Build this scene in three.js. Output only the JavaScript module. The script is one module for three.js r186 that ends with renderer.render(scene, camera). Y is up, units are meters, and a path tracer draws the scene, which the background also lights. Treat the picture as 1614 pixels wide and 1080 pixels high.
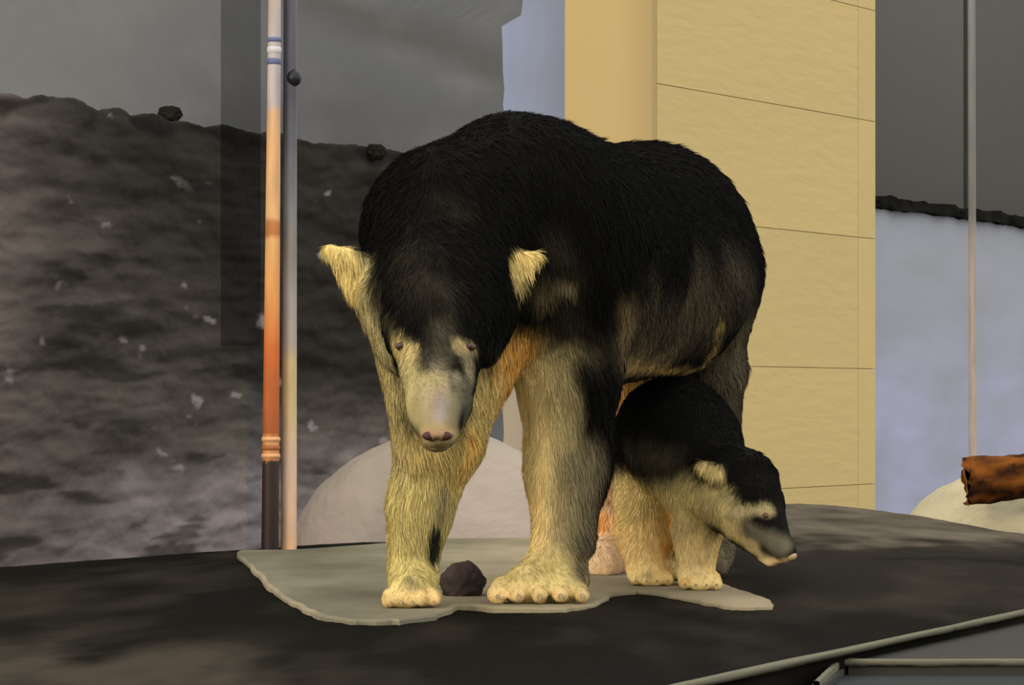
import * as THREE from 'three';
import { ImprovedNoise } from 'three/addons/math/ImprovedNoise.js';
import { mergeGeometries, mergeVertices } from 'three/addons/utils/BufferGeometryUtils.js';
import { RoundedBoxGeometry } from 'three/addons/geometries/RoundedBoxGeometry.js';

// ---------------------------------------------------------------- camera, sky, sun, exposure
const scene = new THREE.Scene();
const F = 4597, CX = 807, HY = 630, EYE = 0.574;          // focal length in pixels, lens axis, eye height
const camera = new THREE.PerspectiveCamera(2 * Math.atan(630 / F) * 180 / Math.PI, 1614 / 1080, 0.1, 200);
camera.position.set(0, EYE, 8);
camera.lookAt(0, EYE, -10);
camera.setViewOffset(1614, 1260, 0, 0, 1614, 1080);        // shifted lens: verticals stay upright
camera.updateProjectionMatrix();
scene.add(camera);

const renderer = new THREE.WebGLRenderer({ antialias: true });
renderer.toneMapping = THREE.LinearToneMapping;
renderer.toneMappingExposure = 1.0;
renderer.shadowMap.enabled = true;

// an even overcast sky, a little brighter overhead
const sky = (() => {
  const w = 64, h = 32, d = new Float32Array(w * h * 4);
  for (let j = 0; j < h; j++) for (let i = 0; i < w; i++) {
    const el = ((j + 0.5) / h - 0.5) * Math.PI, s = Math.max(0, Math.sin(el));
    const b = el < 0 ? 0.25 : 0.80 + 0.25 * s, k = (j * w + i) * 4;
    d[k] = b; d[k + 1] = b * 0.99; d[k + 2] = b * 0.96; d[k + 3] = 1;
  }
  const t = new THREE.DataTexture(d, w, h, THREE.RGBAFormat, THREE.FloatType);
  t.mapping = THREE.EquirectangularReflectionMapping; t.magFilter = THREE.LinearFilter; t.needsUpdate = true;
  return t;
})();
scene.background = sky; scene.environment = sky;
scene.backgroundIntensity = 1.9; scene.environmentIntensity = 1.9;

// a low warm sun behind thin cloud, from the left
const sun = new THREE.DirectionalLight(new THREE.Color().setRGB(1, 0.86, 0.62), 1.5);
sun.position.set(-6.8, 3.3, 7.6); sun.target.position.set(0, 0.5, -1);
sun.castShadow = true; sun.shadow.radius = 30;
sun.shadow.mapSize.set(2048, 2048);
Object.assign(sun.shadow.camera, { left: -9, right: 9, top: 9, bottom: -9, near: 0.1, far: 40 });
scene.add(sun, sun.target);

// ---------------------------------------------------------------- helpers
const perlin = new ImprovedNoise();
const nz = (x, y, z) => perlin.noise(x + 31.7, y + 17.3, z + 53.1);
const fbm = (x, y, z, o = 4) => { let s = 0, a = 0.5; for (let i = 0; i < o; i++) { s += a * nz(x, y, z); x *= 2.03; y *= 2.03; z *= 2.03; a *= 0.5; } return s; };
const clamp = (v, a, b) => Math.min(b, Math.max(a, v));
const sstep = (a, b, v) => { const t = clamp((v - a) / (b - a), 0, 1); return t * t * (3 - 2 * t); };
const lerp = (a, b, t) => a + (b - a) * t;
function rng(seed) { let s = seed >>> 0; return () => { s = (s + 0x6D2B79F5) | 0; let t = Math.imul(s ^ (s >>> 15), 1 | s); t = (t + Math.imul(t ^ (t >>> 7), 61 | t)) ^ t; return ((t ^ (t >>> 14)) >>> 0) / 4294967296; }; }
// a measured place: horizontal and vertical reading of the survey picture and distance from the eye
const P = (px, py, d) => [(px - CX) * d / F, EYE + (HY - py) * d / F, 8 - d];
const G = (px, py, y = 0) => { const d = F * (EYE - y) / (py - HY); return [(px - CX) * d / F, y, 8 - d]; };
const C = (r, g, b) => { const c = new THREE.Color().setRGB(r / 255, g / 255, b / 255, THREE.SRGBColorSpace); return [c.r, c.g, c.b]; };
const mixc = (a, b, t) => [lerp(a[0], b[0], t), lerp(a[1], b[1], t), lerp(a[2], b[2], t)];
const mat = (rgb, roughness = 0.9, extra = {}) => { const m = new THREE.MeshPhysicalMaterial({ roughness, specularIntensity: roughness > 0.8 ? 0.12 : 0.8, ...extra }); m.color.setRGB(...rgb); return m; };
const vmat = (roughness = 0.9, extra = {}) => new THREE.MeshPhysicalMaterial({ roughness, specularIntensity: roughness > 0.8 ? 0.12 : 0.8, vertexColors: true, ...extra });

const used = {};
function numbered(n) { used[n] = (used[n] ?? -1) + 1; return used[n] ? n + '_' + String(used[n]).padStart(3, '0') : n; }
function part(name, geo, m, parent) {
  const o = new THREE.Mesh(geo, m); o.name = parent === scene ? numbered(name) : name;
  if (parent !== scene) { let k = 0; while (parent.children.some((c) => c.name === o.name)) o.name = name + '_' + String(++k).padStart(3, '0'); }
  o.castShadow = o.receiveShadow = true; parent.add(o); return o;
}
function thing(name, label, category, pos = [0, 0, 0]) {
  const o = new THREE.Group(); o.name = numbered(name); o.position.set(...pos); scene.add(o);
  o.userData = { label, category }; return o;
}
function struct(name, geo, m) { const o = part(name, geo, m, scene); o.userData.kind = 'structure'; return o; }
function color(geo, fn) {
  const p = geo.attributes.position, a = new Float32Array(p.count * 3);
  for (let i = 0; i < p.count; i++) a.set(fn(p.getX(i), p.getY(i), p.getZ(i), i), i * 3);
  geo.setAttribute('color', new THREE.BufferAttribute(a, 3)); return geo;
}
// a tileable grain used as fine relief: four shifted copies of one noise, blended across the tile
function grain(size, freq, seed) {
  const d = new Uint8Array(size * size * 4), f = (x, y) => fbm(x * freq, y * freq, seed, 5);
  for (let j = 0; j < size; j++) for (let i = 0; i < size; i++) {
    const x = i / size, y = j / size, k = (j * size + i) * 4, n = Math.hypot(x * y, (1 - x) * y, x * (1 - y), (1 - x) * (1 - y));
    const v = 0.5 + 0.9 * (f(x, y) * (1 - x) * (1 - y) + f(x - 1, y) * x * (1 - y) + f(x, y - 1) * (1 - x) * y + f(x - 1, y - 1) * x * y) / n;
    d[k] = d[k + 1] = d[k + 2] = clamp(v, 0, 1) * 255; d[k + 3] = 255;
  }
  const t = new THREE.DataTexture(d, size, size); t.wrapS = t.wrapT = THREE.RepeatWrapping; t.magFilter = t.minFilter = THREE.LinearFilter; t.needsUpdate = true; return t;
}
const roughGrain = grain(256, 11, 3);
// a sheet of (nu x nv) quads through fn(u, v) -> [x, y, z]
function sheet(nu, nv, fn, uvScale = [1, 1]) {
  const pos = [], uv = [], idx = [];
  for (let j = 0; j <= nv; j++) for (let i = 0; i <= nu; i++) { pos.push(...fn(i / nu, j / nv)); uv.push(i / nu * uvScale[0], j / nv * uvScale[1]); }
  for (let j = 0; j < nv; j++) for (let i = 0; i < nu; i++) { const a = j * (nu + 1) + i, b = a + 1, c = a + nu + 1, d = c + 1; idx.push(a, b, d, a, d, c); }
  const g = new THREE.BufferGeometry(); g.setAttribute('position', new THREE.Float32BufferAttribute(pos, 3)); g.setAttribute('uv', new THREE.Float32BufferAttribute(uv, 2));
  g.setIndex(idx); g.computeVertexNormals(); return g;
}

// ---------------------------------------------------------------- setting
// the bottom of the dry moat around the rock platform
{
  const g = sheet(60, 60, (u, v) => { const x = lerp(-9, 9, u), z = lerp(7, -24, v); return [x, -0.6 + 0.03 * fbm(x * 0.9, 0, z * 0.9), z]; }, [18, 31]);
  const under = new THREE.BoxGeometry(18, 0.3, 31); under.translate(0, -0.85, -8.5);
  const m = mergeGeometries([g.toNonIndexed(), under.toNonIndexed()]);
  struct('floor', m, mat(C(70, 66, 58), 0.95, { bumpMap: roughGrain, bumpScale: 0.01 }));
}

// the dark rock platform on which the bears stand
const rearD = (x) => {           // distance of its rear rim
  const k = [[-4, 6.9], [-1.78, 10.15], [-0.97, 11.4], [0.06, 12.9], [1.25, 15.6], [1.6, 16.3], [1.9, 15.4], [2.2, 12.57], [2.5, 10.2]];
  for (let i = 1; i < k.length; i++) if (x <= k[i][0]) return lerp(k[i - 1][1], k[i][1], (x - k[i - 1][0]) / (k[i][0] - k[i - 1][0]));
  return k[k.length - 1][1];
};
const frontD = (x) => x < -0.6 ? 4.05 : 4.05 + (x + 0.6) * 1.95;
const groundY = (x, z) => 0.010 * fbm(x * 1.7, 0, z * 1.2, 3) + 0.004 * fbm(x * 9, 2, z * 9, 3) - 0.004;
{
  const nu = 260, nv = 420, top = sheet(nu, nv, (u, v) => {
    const x = lerp(-3.2, 2.45, u), w = 0.03 * fbm(x * 3, 7, 1, 3), d = lerp(frontD(x), rearD(x) + w * (x > -3 ? 2 : 0), v), z = 8 - d;
    return [x, groundY(x, z) - (v > 0.995 ? 0.03 : 0), z];
  }, [5, 9]);
  const skirt = [];
  const side = (fn, n, flip) => skirt.push(sheet(n, 6, (u, v) => { const q = fn(flip ? 1 - u : u); return [q[0], lerp(-0.72, q[1], v), q[2]]; }, [5, 1]).toNonIndexed());
  const p = top.attributes.position, at = (i, j) => { const k = j * (nu + 1) + i; return [p.getX(k), p.getY(k), p.getZ(k)]; };
  side((u) => at(Math.round(u * nu), 0), nu, false);
  side((u) => at(Math.round(u * nu), nv), nu, true);
  side((u) => at(0, Math.round(u * nv)), nv, true);
  side((u) => at(nu, Math.round(u * nv)), nv, false);
  const g = mergeGeometries([top.toNonIndexed(), ...skirt]);
  const dark = C(19, 18, 14), mid = C(58, 52, 44), pale = C(110, 102, 88);
  color(g, (x, y, z) => {
    const d = 8 - z, streak = fbm(x * 1.6 + 3, 0, z * 0.55, 4), fine = fbm(x * 4.5, y * 5, z * 1.3, 4);
    let t = clamp(0.02 + streak * 0.9 + fine * 0.8, 0, 1);
    t *= 0.75;
    t += 0.95 * sstep(-0.25, -0.85, x) * sstep(7.6, 6.2, d) * clamp(0.75 + fine * 2.2, 0, 1.4);        // worn lighter rock at lower left
    t += 0.3 * sstep(0.7, 1.1, x) * sstep(7.4, 8.6, d);
    t -= 0.12 * sstep(0.9, 0.3, Math.abs(x + 0.1)) * sstep(7.4, 6.6, d);
    let c = mixc(dark, mid, clamp(t, 0, 1));
    const band = sstep(11.2, 12.6, d + fine * 1.2) * sstep(0.4, 1.0, x);
    c = mixc(c, pale, band * 0.62 * (0.8 + fine));
    const riseShade = sstep(0.35, 0.0, Math.abs(d - 10.55 - 0.25 * nz(x * 1.5, 0, 3) - fine * 0.8)) * sstep(1.2, 1.5, x + fine * 0.5);  // darker line that shades a low rise of the ground by colour
    c = mixc(c, dark, riseShade * 0.7);
    return c;
  });
  struct('ground', g, vmat(0.95, { specularIntensity: 0.03, bumpMap: roughGrain, bumpScale: 0.005 }));
}

// pale rim along the front edge of the platform, with the lower step before it
function bar(points, w, h, name, m, seed, parent) {   // a weathered kerb through points, w wide and h high
  const curve = new THREE.CatmullRomCurve3(points.map((q) => new THREE.Vector3(...q)), false, 'catmullrom', 0), n = 90;
  const prof = [[-1, -1], [-1, 0.55], [-0.6, 1], [0.6, 1], [1, 0.55], [1, -1], [-1, -1]];
  const g = sheet(n, prof.length - 1, (u, v) => {
    const q = curve.getPoint(u), t = curve.getTangent(u), s = new THREE.Vector3(-t.z, 0, t.x).normalize(), k = Math.round(v * (prof.length - 1)), wob = 1 + 0.35 * fbm(u * 14, k, seed, 3);
    return [q.x + s.x * prof[k][0] * w / 2 * wob, q.y + prof[k][1] * h / 2 * wob, q.z + s.z * prof[k][0] * w / 2 * wob];
  }, [3, 0.2]);
  return part(name, g, m, parent ?? scene);
}
const kerbMat = mat(C(98, 96, 80), 0.9, { bumpMap: roughGrain, bumpScale: 0.004 });
{
  const e = (x) => [x, -0.004, 8 - frontD(x) + 0.012];
  const k = bar([e(-0.58), e(0.3), e(1.1), e(1.9), e(2.4)], 0.026, 0.014, 'trim_1', kerbMat, 1); k.userData.kind = 'structure';
  // lower step: a concrete slab at -0.06, in front of the platform at right
  const s = new THREE.Shape([[0.775, 6.72], [2.9, 6.72], [2.9, 11.0], [2.43, 10.02], [0.79, 6.79]].map(([x, d]) => new THREE.Vector2(x, d - 8)));
  const g = new THREE.ExtrudeGeometry(s, { depth: 0.66, bevelEnabled: false }); g.rotateX(Math.PI / 2); g.scale(1, 1, -1); g.translate(0, -0.032, 0);
  { const ix = g.attributes.position; g.index ?? null; for (let i = 0; i < ix.count; i += 3) for (const a of ['position', 'normal', 'uv']) { const A = g.attributes[a]; for (let c = 0; c < A.itemSize; c++) { const t = A.getComponent(i + 1, c); A.setComponent(i + 1, c, A.getComponent(i + 2, c)); A.setComponent(i + 2, c, t); } } g.computeVertexNormals(); }
  struct('step', g, mat(C(56, 55, 49), 0.9, { bumpMap: roughGrain, bumpScale: 0.004 }));
  const k2 = bar([[0.74, -0.032, 1.275], [1.4, -0.032, 1.275], [2.2, -0.032, 1.275], [2.9, -0.032, 1.275]], 0.026, 0.016, 'trim_2', kerbMat, 5); k2.userData.kind = 'structure';
  const k3 = bar([[0.75, -0.034, 1.285], [0.725, -0.036, 1.4], [0.69, -0.038, 1.56], [0.655, -0.04, 1.72]], 0.014, 0.016, 'trim_3', kerbMat, 9); k3.userData.kind = 'structure';
  { const L = Math.hypot(0.095, 0.435), b = new THREE.BoxGeometry(0.03, 0.56, L); b.rotateY(Math.atan2(-0.095, 0.435)); b.translate(0.7025, -0.325, 1.5025); struct('return_wall', b, mat(C(62, 62, 58), 0.9)); }
  const box = new RoundedBoxGeometry(2.25, 0.5, 0.5, 3, 0.01); box.translate(1.84, -0.31, 1.535);
  struct('kerb_wall', box, mat(C(46, 50, 49), 0.85, { bumpMap: roughGrain, bumpScale: 0.004 }));
}

// left rock wall: rough layered face with a ledge on top
const WL = { x0: -1.94, d0: 11.05, dx: 0.874, dd: 1.45 };
const wl = (t, back = 0) => { const L = Math.hypot(WL.dx, WL.dd), n = [WL.dd / L, -WL.dx / L]; return [WL.x0 + WL.dx * t - n[0] * back, WL.d0 + WL.dd * t - n[1] * back]; };
{
  const nu = 420, nv = 250;
  const relief = (s, y) => 0.05 * fbm(s * 1.3, y * 3.4, 4, 5) + 0.035 * Math.abs(fbm(s * 1.8, y * 7, 9, 3)) + 0.008 * nz(s * 5, y * 12, 2);
  const g = sheet(nu, nv, (u, v) => {
    const t = lerp(-0.75, 2.09, u), s = t * 1.69, topY = 1.735 + 0.05 * fbm(s * 2.6, 1, 1, 4) + 0.05 * Math.max(0, nz(s * 5, 3, 1)) - 0.02 * t;
    let y, out;
    if (v < 0.86) { y = lerp(-0.7, topY, v / 0.86); out = relief(s, y) * sstep(topY + 0.01, topY - 0.12, y) + 0.05 * sstep(0.5, -0.2, y); }
    else { const k = (v - 0.86) / 0.14; y = topY + 0.03 * fbm(s * 7, k * 3, 6, 3) - 0.05 * k; out = -0.5 * k; }
    const [x, d] = wl(t, -out); return [x, y, 8 - d];
  }, [6, 3]);
  const dark = C(46, 43, 39), mid = C(98, 91, 85), pale = C(140, 131, 128), pink = C(118, 106, 100);
  color(g, (x, y, z) => {
    const s = (x - WL.x0) * 1.95;
    let t = clamp(0.48 + 0.9 * fbm(s * 1.1, y * 4.2, 3, 5) + 0.8 * fbm(s * 2.6, y * 13, 13, 4), 0, 1);
    let c = mixc(dark, mid, t);
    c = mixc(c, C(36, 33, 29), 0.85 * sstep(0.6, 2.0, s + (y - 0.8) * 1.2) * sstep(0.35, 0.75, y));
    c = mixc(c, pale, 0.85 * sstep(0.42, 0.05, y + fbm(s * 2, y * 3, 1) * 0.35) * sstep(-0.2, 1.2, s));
    c = mixc(c, pink, 0.5 * sstep(0.4, -0.2, s));
    c = mixc(c, pale, 0.7 * sstep(0.31, 0.40, fbm(s * 4.5 + y * 2.5, y * 9, 22, 3)));
    c = mixc(c, C(38, 36, 32), 0.75 * sstep(0.12, 0.3, fbm(s * 1.6, y * 9, 41, 4)));
    c = mixc(c, C(30, 28, 25), 0.8 * sstep(0.10, 0.0, Math.abs(y - 1.69 - 0.05 * nz(s * 3, 1, 1))) * sstep(-0.05, 0.2, nz(s * 3.7, y * 9, 8)));
    return c;
  });
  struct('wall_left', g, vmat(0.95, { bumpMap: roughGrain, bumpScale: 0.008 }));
}
// smooth concrete wall above and behind the rock
{
  const nu = 160, nv = 60;
  const face = (back) => sheet(nu, nv, (u, v) => {
    const y = lerp(-0.65, 4.2, v), edge = 2.62 + (y > 2.52 ? 0.12 : 0) + 0.03 * nz(y * 2.5, 3, 1) + 0.02 * nz(y * 9, 1, 1);
    const [x, d] = wl(lerp(-0.8, edge, u), back + 0.006 * fbm(u * 9, v * 7, 2)); return [x, y, 8 - d];
  }, [6, 3]);
  const a = face(0.46), b = face(0.86);
  { const i = b.index.array; for (let k = 0; k < i.length; k += 3) { const t = i[k + 1]; i[k + 1] = i[k + 2]; i[k + 2] = t; } b.computeVertexNormals(); }
  const rim = (pick) => { const pa = a.attributes.position, pb = b.attributes.position, list = pick; return sheet(list.length - 1, 1, (u, v) => { const k = list[Math.round(u * (list.length - 1))], q = v ? pb : pa; return [q.getX(k), q.getY(k), q.getZ(k)]; }); };
  const right = Array.from({ length: nv + 1 }, (_, j) => j * (nu + 1) + nu), top = Array.from({ length: nu + 1 }, (_, i) => nv * (nu + 1) + i), left = Array.from({ length: nv + 1 }, (_, j) => (nv - j) * (nu + 1));
  const g = mergeGeometries([a, b, rim(right.slice().reverse()), rim(top), rim(left)].map((q) => q.toNonIndexed()));
  g.computeVertexNormals();
  color(g, (x, y, z) => {
    const s = (x - WL.x0) * 1.95; let c = mixc(C(124, 123, 119), C(104, 104, 103), sstep(-0.5, 2.6, s + 0.8 * fbm(s, y * 2, 4)));
    c = mixc(c, C(92, 90, 86), 0.75 * sstep(0.16, 0.02, Math.abs(y - 2.45 + 0.10 * (s - 2) + 0.08 * nz(s, 2, 2))) * sstep(1.2, 2.0, s));
    c = mixc(c, C(90, 89, 88), 0.6 * sstep(2.2, 1.85, y + 0.15 * nz(s * 1.2, 5, 1)) * sstep(0.2, 1.6, s));
    return mixc(c, C(135, 133, 128), 0.35 * clamp(fbm(s * 1.5, y * 6, 8, 4) * 2, 0, 1));
  });
  struct('wall_back', g, vmat(0.9, { bumpMap: roughGrain, bumpScale: 0.003 }));
}

// lavender-grey plaster wall between the concrete and the pillar
const lavender = (g) => color(g, (x, y, z) => mixc(mixc(C(154, 156, 165), C(164, 166, 192), sstep(1.5, 0.2, y)), C(146, 149, 155), clamp(0.4 + 1.4 * fbm(x * 1.5, y * 3.5, z, 4), 0, 1) * 0.8));
const plaster = vmat(0.9, { bumpMap: roughGrain, bumpScale: 0.004 });
{
  const g = new THREE.BoxGeometry(1.4, 5.2, 0.3, 40, 90, 2); g.rotateY(0.1); g.translate(0.05, 1.95, -9.75);
  color(g, (x, y, z) => mixc(C(150, 160, 190), C(145, 152, 176), clamp(0.4 + 1.4 * fbm(x * 1.5, y * 2.5, z, 4), 0, 1))); { const p = g.attributes.position, c = g.attributes.color; for (let i = 0; i < p.count; i++) { const k = sstep(1.1, 0.5, p.getY(i) + 0.2 * fbm(p.getX(i) * 2, p.getY(i) * 2, 3)), q = mixc([c.getX(i), c.getY(i), c.getZ(i)], C(176, 163, 146), k); c.setXYZ(i, ...q); } }
  struct('wall_recess', g, vmat(0.9, { bumpMap: roughGrain, bumpScale: 0.003 }));
}

// straw-yellow concrete pillar, cast in courses
const dirR = [0.555, 0.833], dirL = [-0.833, 0.555], corner = [(1028 - CX) * 16.8 / F, 16.8];
{
  const pillar = new THREE.Group(); pillar.name = 'wall_pillar'; pillar.userData.kind = 'structure'; scene.add(pillar);
  const at = (r, l) => [corner[0] + dirR[0] * r + dirL[0] * l, corner[1] + dirR[1] * r + dirL[1] * l];
  // core behind the joints
  const yaw = Math.atan2(dirR[1], dirR[0]);
  const block = (r0, r1, l0, l1, y0, y1, bev, warm, seed) => {
    const g = new RoundedBoxGeometry(r1 - r0, y1 - y0, l1 - l0, 2, bev), c = at((r0 + r1) / 2, (l0 + l1) / 2);
    g.rotateY(yaw); g.translate(c[0], (y0 + y1) / 2, 8 - c[1]);
    color(g, (x, y, z) => mixc(warm ? C(178, 155, 106) : C(198, 174, 118), warm ? C(172, 152, 108) : C(185, 167, 118), clamp(0.35 + 1.2 * fbm(x * 1.3 + seed, y * 1.9, z * 1.3, 4), 0, 1) * 0.7));
    return g;
  };
  const m = vmat(0.85, { bumpMap: roughGrain, bumpScale: 0.003 });
  part('core', block(0.02, 2.83, 0.02, 0.58, -0.7, 4.9, 0.005, false, 9), mat(C(172, 155, 108), 0.95), pillar);
  const rows = [-0.7, 0.02, 0.775, 1.63, 2.40, 3.13, 3.9, 4.9];
  const j = 0.0014;
  rows.slice(1).forEach((y1, k) => {
    const y0 = rows[k];
    part('concrete_panel', block(0.052, 2.60 - j, 0.0, 0.05, y0 + j, y1 - j, 0.003, false, k), m, pillar);
    part('concrete_panel', block(2.60 + j, 2.85, 0.0, 0.05, y0 + j, y1 - j, 0.003, false, k + 20), m, pillar);
  });
  part('side_panel', block(0.0, 0.05, 0.0, 0.60, -0.7, 4.9, 0.006, true, 40), m, pillar);
}

// right wall: pale plaster below, dark mossy ledge, dark concrete panels above
{
  const a = [(1372 - CX) * 19.4 / F, 19.4], q = [(1700 - CX) * 22.6 / F, 22.6], L = Math.hypot(q[0] - a[0], q[1] - a[1]), u = [(q[0] - a[0]) / L, (q[1] - a[1]) / L], n = [u[1], -u[0]];
  const yaw = Math.atan2(u[1], u[0]), topY = 1.86;
  const place = (g, s, out, y) => { g.rotateY(yaw); g.translate(a[0] + u[0] * s + n[0] * out, y, 8 - (a[1] + u[1] * s + n[1] * out)); return g; };
  const low = place(new THREE.BoxGeometry(10, topY + 0.7, 0.4, 200, 60, 2), 4.3, -0.2, (topY - 0.7) / 2);
  struct('wall_right', lavender(low), plaster);
  const led = new THREE.BoxGeometry(10, 0.07, 0.5, 380, 6, 12), p = led.attributes.position;
  for (let i = 0; i < p.count; i++) { const x = p.getX(i), y = p.getY(i), z = p.getZ(i); p.setXYZ(i, x, y + (y > 0 ? 0.035 : 0.02) * fbm(x * 6, y > 0 ? 1 : 5, z * 5, 4) * 1.6, z + 0.04 * fbm(x * 5, 9, y * 9, 3)); }
  led.computeVertexNormals();
  const ledge = struct('trim_4', place(led, 4.3, -0.2, topY + 0.03), mat(C(17, 16, 12), 0.95));
  const up = (s0, s1, k) => { const g = place(new RoundedBoxGeometry(s1 - s0, 3.2, 0.4, 3, 0.012), (s0 + s1) / 2, -0.52, topY + 1.5); color(g, (x, y, z) => mixc(mixc(C(80, 78, 72), C(106, 105, 100), sstep(2.6, 3.7, y + 0.5 * fbm(x, y, k))), C(74, 72, 68), clamp(0.3 + fbm(x * 1.1 + k, y * 1.7, z, 4) * 1.5, 0, 1) * 0.6)); return g; };
  const g1 = new RoundedBoxGeometry(1, 1, 1), w = new THREE.Group(); w.name = 'wall_upper_right'; w.userData.kind = 'structure'; scene.add(w);
  const xm = 2.34;
  const m = vmat(0.9, { bumpMap: roughGrain, bumpScale: 0.004 });
  part('concrete_panel', up(-0.7, xm - 0.04, 1), m, w);
  part('concrete_panel', up(xm + 0.04, 5.3, 5), m, w);
  part('concrete_panel', up(5.38, 9.3, 7), m, w);
  part('backing', place(new THREE.BoxGeometry(10, 3.2, 0.1), 4.3, -0.41, topY + 1.5), mat(C(52, 50, 46), 0.95), w);
}

// ---------------------------------------------------------------- things behind the bears
function rock(radii, center, amp, freq, seed, detail, shade, name, m, parent, squash) {
  const g0 = mergeVertices((() => { const q = new THREE.IcosahedronGeometry(1, detail); q.deleteAttribute('normal'); q.deleteAttribute('uv'); return q; })(), 1e-4);
  const p = g0.attributes.position, uv = new Float32Array(p.count * 2);
  for (let i = 0; i < p.count; i++) {
    let x = p.getX(i), y = p.getY(i), z = p.getZ(i);
    const k = 1 + amp * (fbm(x * freq + seed, y * freq, z * freq, 4) * 2 + 0.4 * Math.abs(nz(x * freq * 2, y * freq * 2 + seed, z * freq * 2)));
    if (squash) { const e = squash; const s = (v) => Math.sign(v) * Math.pow(Math.abs(v), e); x = s(x); y = s(y); z = s(z); }
    p.setXYZ(i, center[0] + x * radii[0] * k, center[1] + y * radii[1] * k, center[2] + z * radii[2] * k);
    uv.set([(x + z * 0.6) * radii[0] * 2, y * radii[1] * 2], i * 2);
  }
  g0.setAttribute('uv', new THREE.BufferAttribute(uv, 2));
  g0.computeVertexNormals(); if (shade) color(g0, shade);
  return part(name, g0, m, parent ?? scene);
}
{
  const c = P(702, 850, 12.15);
  const o = rock([0.66, 0.60, 0.36], [c[0], -0.16, c[2]], 0.035, 1.4, 5, 40, (x, y, z) => mixc(mixc(C(154, 143, 130), C(162, 149, 142), sstep(0.35, 0.0, y)), C(138, 130, 116), clamp(0.35 + 1.6 * fbm(x * 2, y * 3, z * 2, 4), 0, 1) * 0.6), 'boulder', vmat(0.9, { bumpMap: roughGrain, bumpScale: 0.004 }));
  o.userData = { label: 'pale pinkish grey rounded boulder behind the big bear\'s front legs', category: 'boulder' };
}
// pale mound and log at right
{
  const c = P(1660, 830, 15.6);
  const o = rock([1.0, 0.70, 0.55], [c[0], -0.48, c[2]], 0.05, 1.5, 8, 40, (x, y, z) => mixc(C(186, 174, 142), C(164, 157, 130), clamp(0.4 + 1.6 * fbm(x * 2, y * 4, z * 2, 4), 0, 1)), 'mound', vmat(0.95, { bumpMap: roughGrain, bumpScale: 0.006 }));
  o.userData = { label: 'pale yellowish sandy mound under the brown log at right', category: 'mound' };
}

// ---------------------------------------------------------------- poles
function pole(name, label, a, b, ra, rb, stops, rough) {     // a at the foot, b at the top, stops: [height 0..1, colour]
  const t = thing(name, label, 'pole', a);
  const A = new THREE.Vector3(), B = new THREE.Vector3(b[0] - a[0], b[1] - a[1], b[2] - a[2]);
  const g = new THREE.CylinderGeometry(rb, ra, B.length(), 28, 220, false); g.translate(0, B.length() / 2, 0);
  const H = B.length();
  color(g, (x, y, z) => {
    const v = y / H + 0.004 * nz(x * 60, y * 12, z * 60); let k = 1; while (k < stops.length - 1 && v > stops[k][0]) k++;
    const c = mixc(stops[k - 1][1], stops[k][1], clamp((v - stops[k - 1][0]) / Math.max(1e-6, stops[k][0] - stops[k - 1][0]), 0, 1));
    const f = 1 + 0.35 * fbm(x * 40, y * 5, z * 40, 3); return c.map((q) => q * f);
  });
  g.applyQuaternion(new THREE.Quaternion().setFromUnitVectors(new THREE.Vector3(0, 1, 0), B.clone().normalize()));
  part('shaft', g, vmat(rough), t);
  t.userData.at = undefined; delete t.userData.at;
  return { t, dir: B.clone().normalize(), H, A };
}
function ring(p, v, R, h, m, name) {
  const g = new THREE.LatheGeometry([[R * 0.8, -h / 2], [R, -h / 2 + 0.004], [R * 1.06, 0], [R, h / 2 - 0.004], [R * 0.8, h / 2]].map(([x, y]) => new THREE.Vector2(x, y)), 28);
  g.applyQuaternion(new THREE.Quaternion().setFromUnitVectors(new THREE.Vector3(0, 1, 0), p.dir));
  const o = part(name, g, m, p.t); o.position.copy(p.dir).multiplyScalar(p.H * v); return o;
}
const dP = 11.25;
{
  const foot = P(425.5, 863, dP), top = P(434, -130, dP); foot[1] = -0.01;
  const row = (y) => (863 - y) / 993;                          // height along the pole
  const S = [[863, [32, 16, 10]], [800, [40, 18, 8]], [722, [46, 24, 16]], [719, [190, 130, 80]], [685, [205, 145, 85]], [680, [160, 82, 34]], [600, [182, 92, 36]], [545, [196, 100, 38]], [500, [206, 130, 66]], [440, [214, 150, 84]], [375, [212, 160, 100]], [368, [172, 106, 54]], [348, [176, 112, 58]], [340, [212, 165, 112]], [230, [208, 160, 112]], [175, [198, 158, 120]], [165, [172, 160, 158]], [60, [175, 166, 164]], [0, [182, 166, 156]], [-130, [182, 166, 156]]].map(([y, c]) => [row(y), C(...c)]);
  const p = pole('painted_pole', 'weathered orange and cream wooden pole with a dark brown foot, left of the pair', foot, top, 0.034, 0.023, S, 0.6);
  const blue = mat(C(92, 98, 134), 0.6), brown = mat(C(158, 92, 46), 0.6), cream = mat(C(214, 160, 108), 0.6);
  ring(p, row(62), 0.0265, 0.024, blue, 'band'); ring(p, row(96), 0.0268, 0.03, blue, 'band');
  ring(p, row(78), 0.027, 0.03, mat(C(196, 190, 194), 0.6), 'band');
  ring(p, row(701), 0.0345, 0.026, brown, 'band'); ring(p, row(688), 0.035, 0.022, cream, 'band'); ring(p, row(714), 0.035, 0.022, cream, 'band');
}
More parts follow.
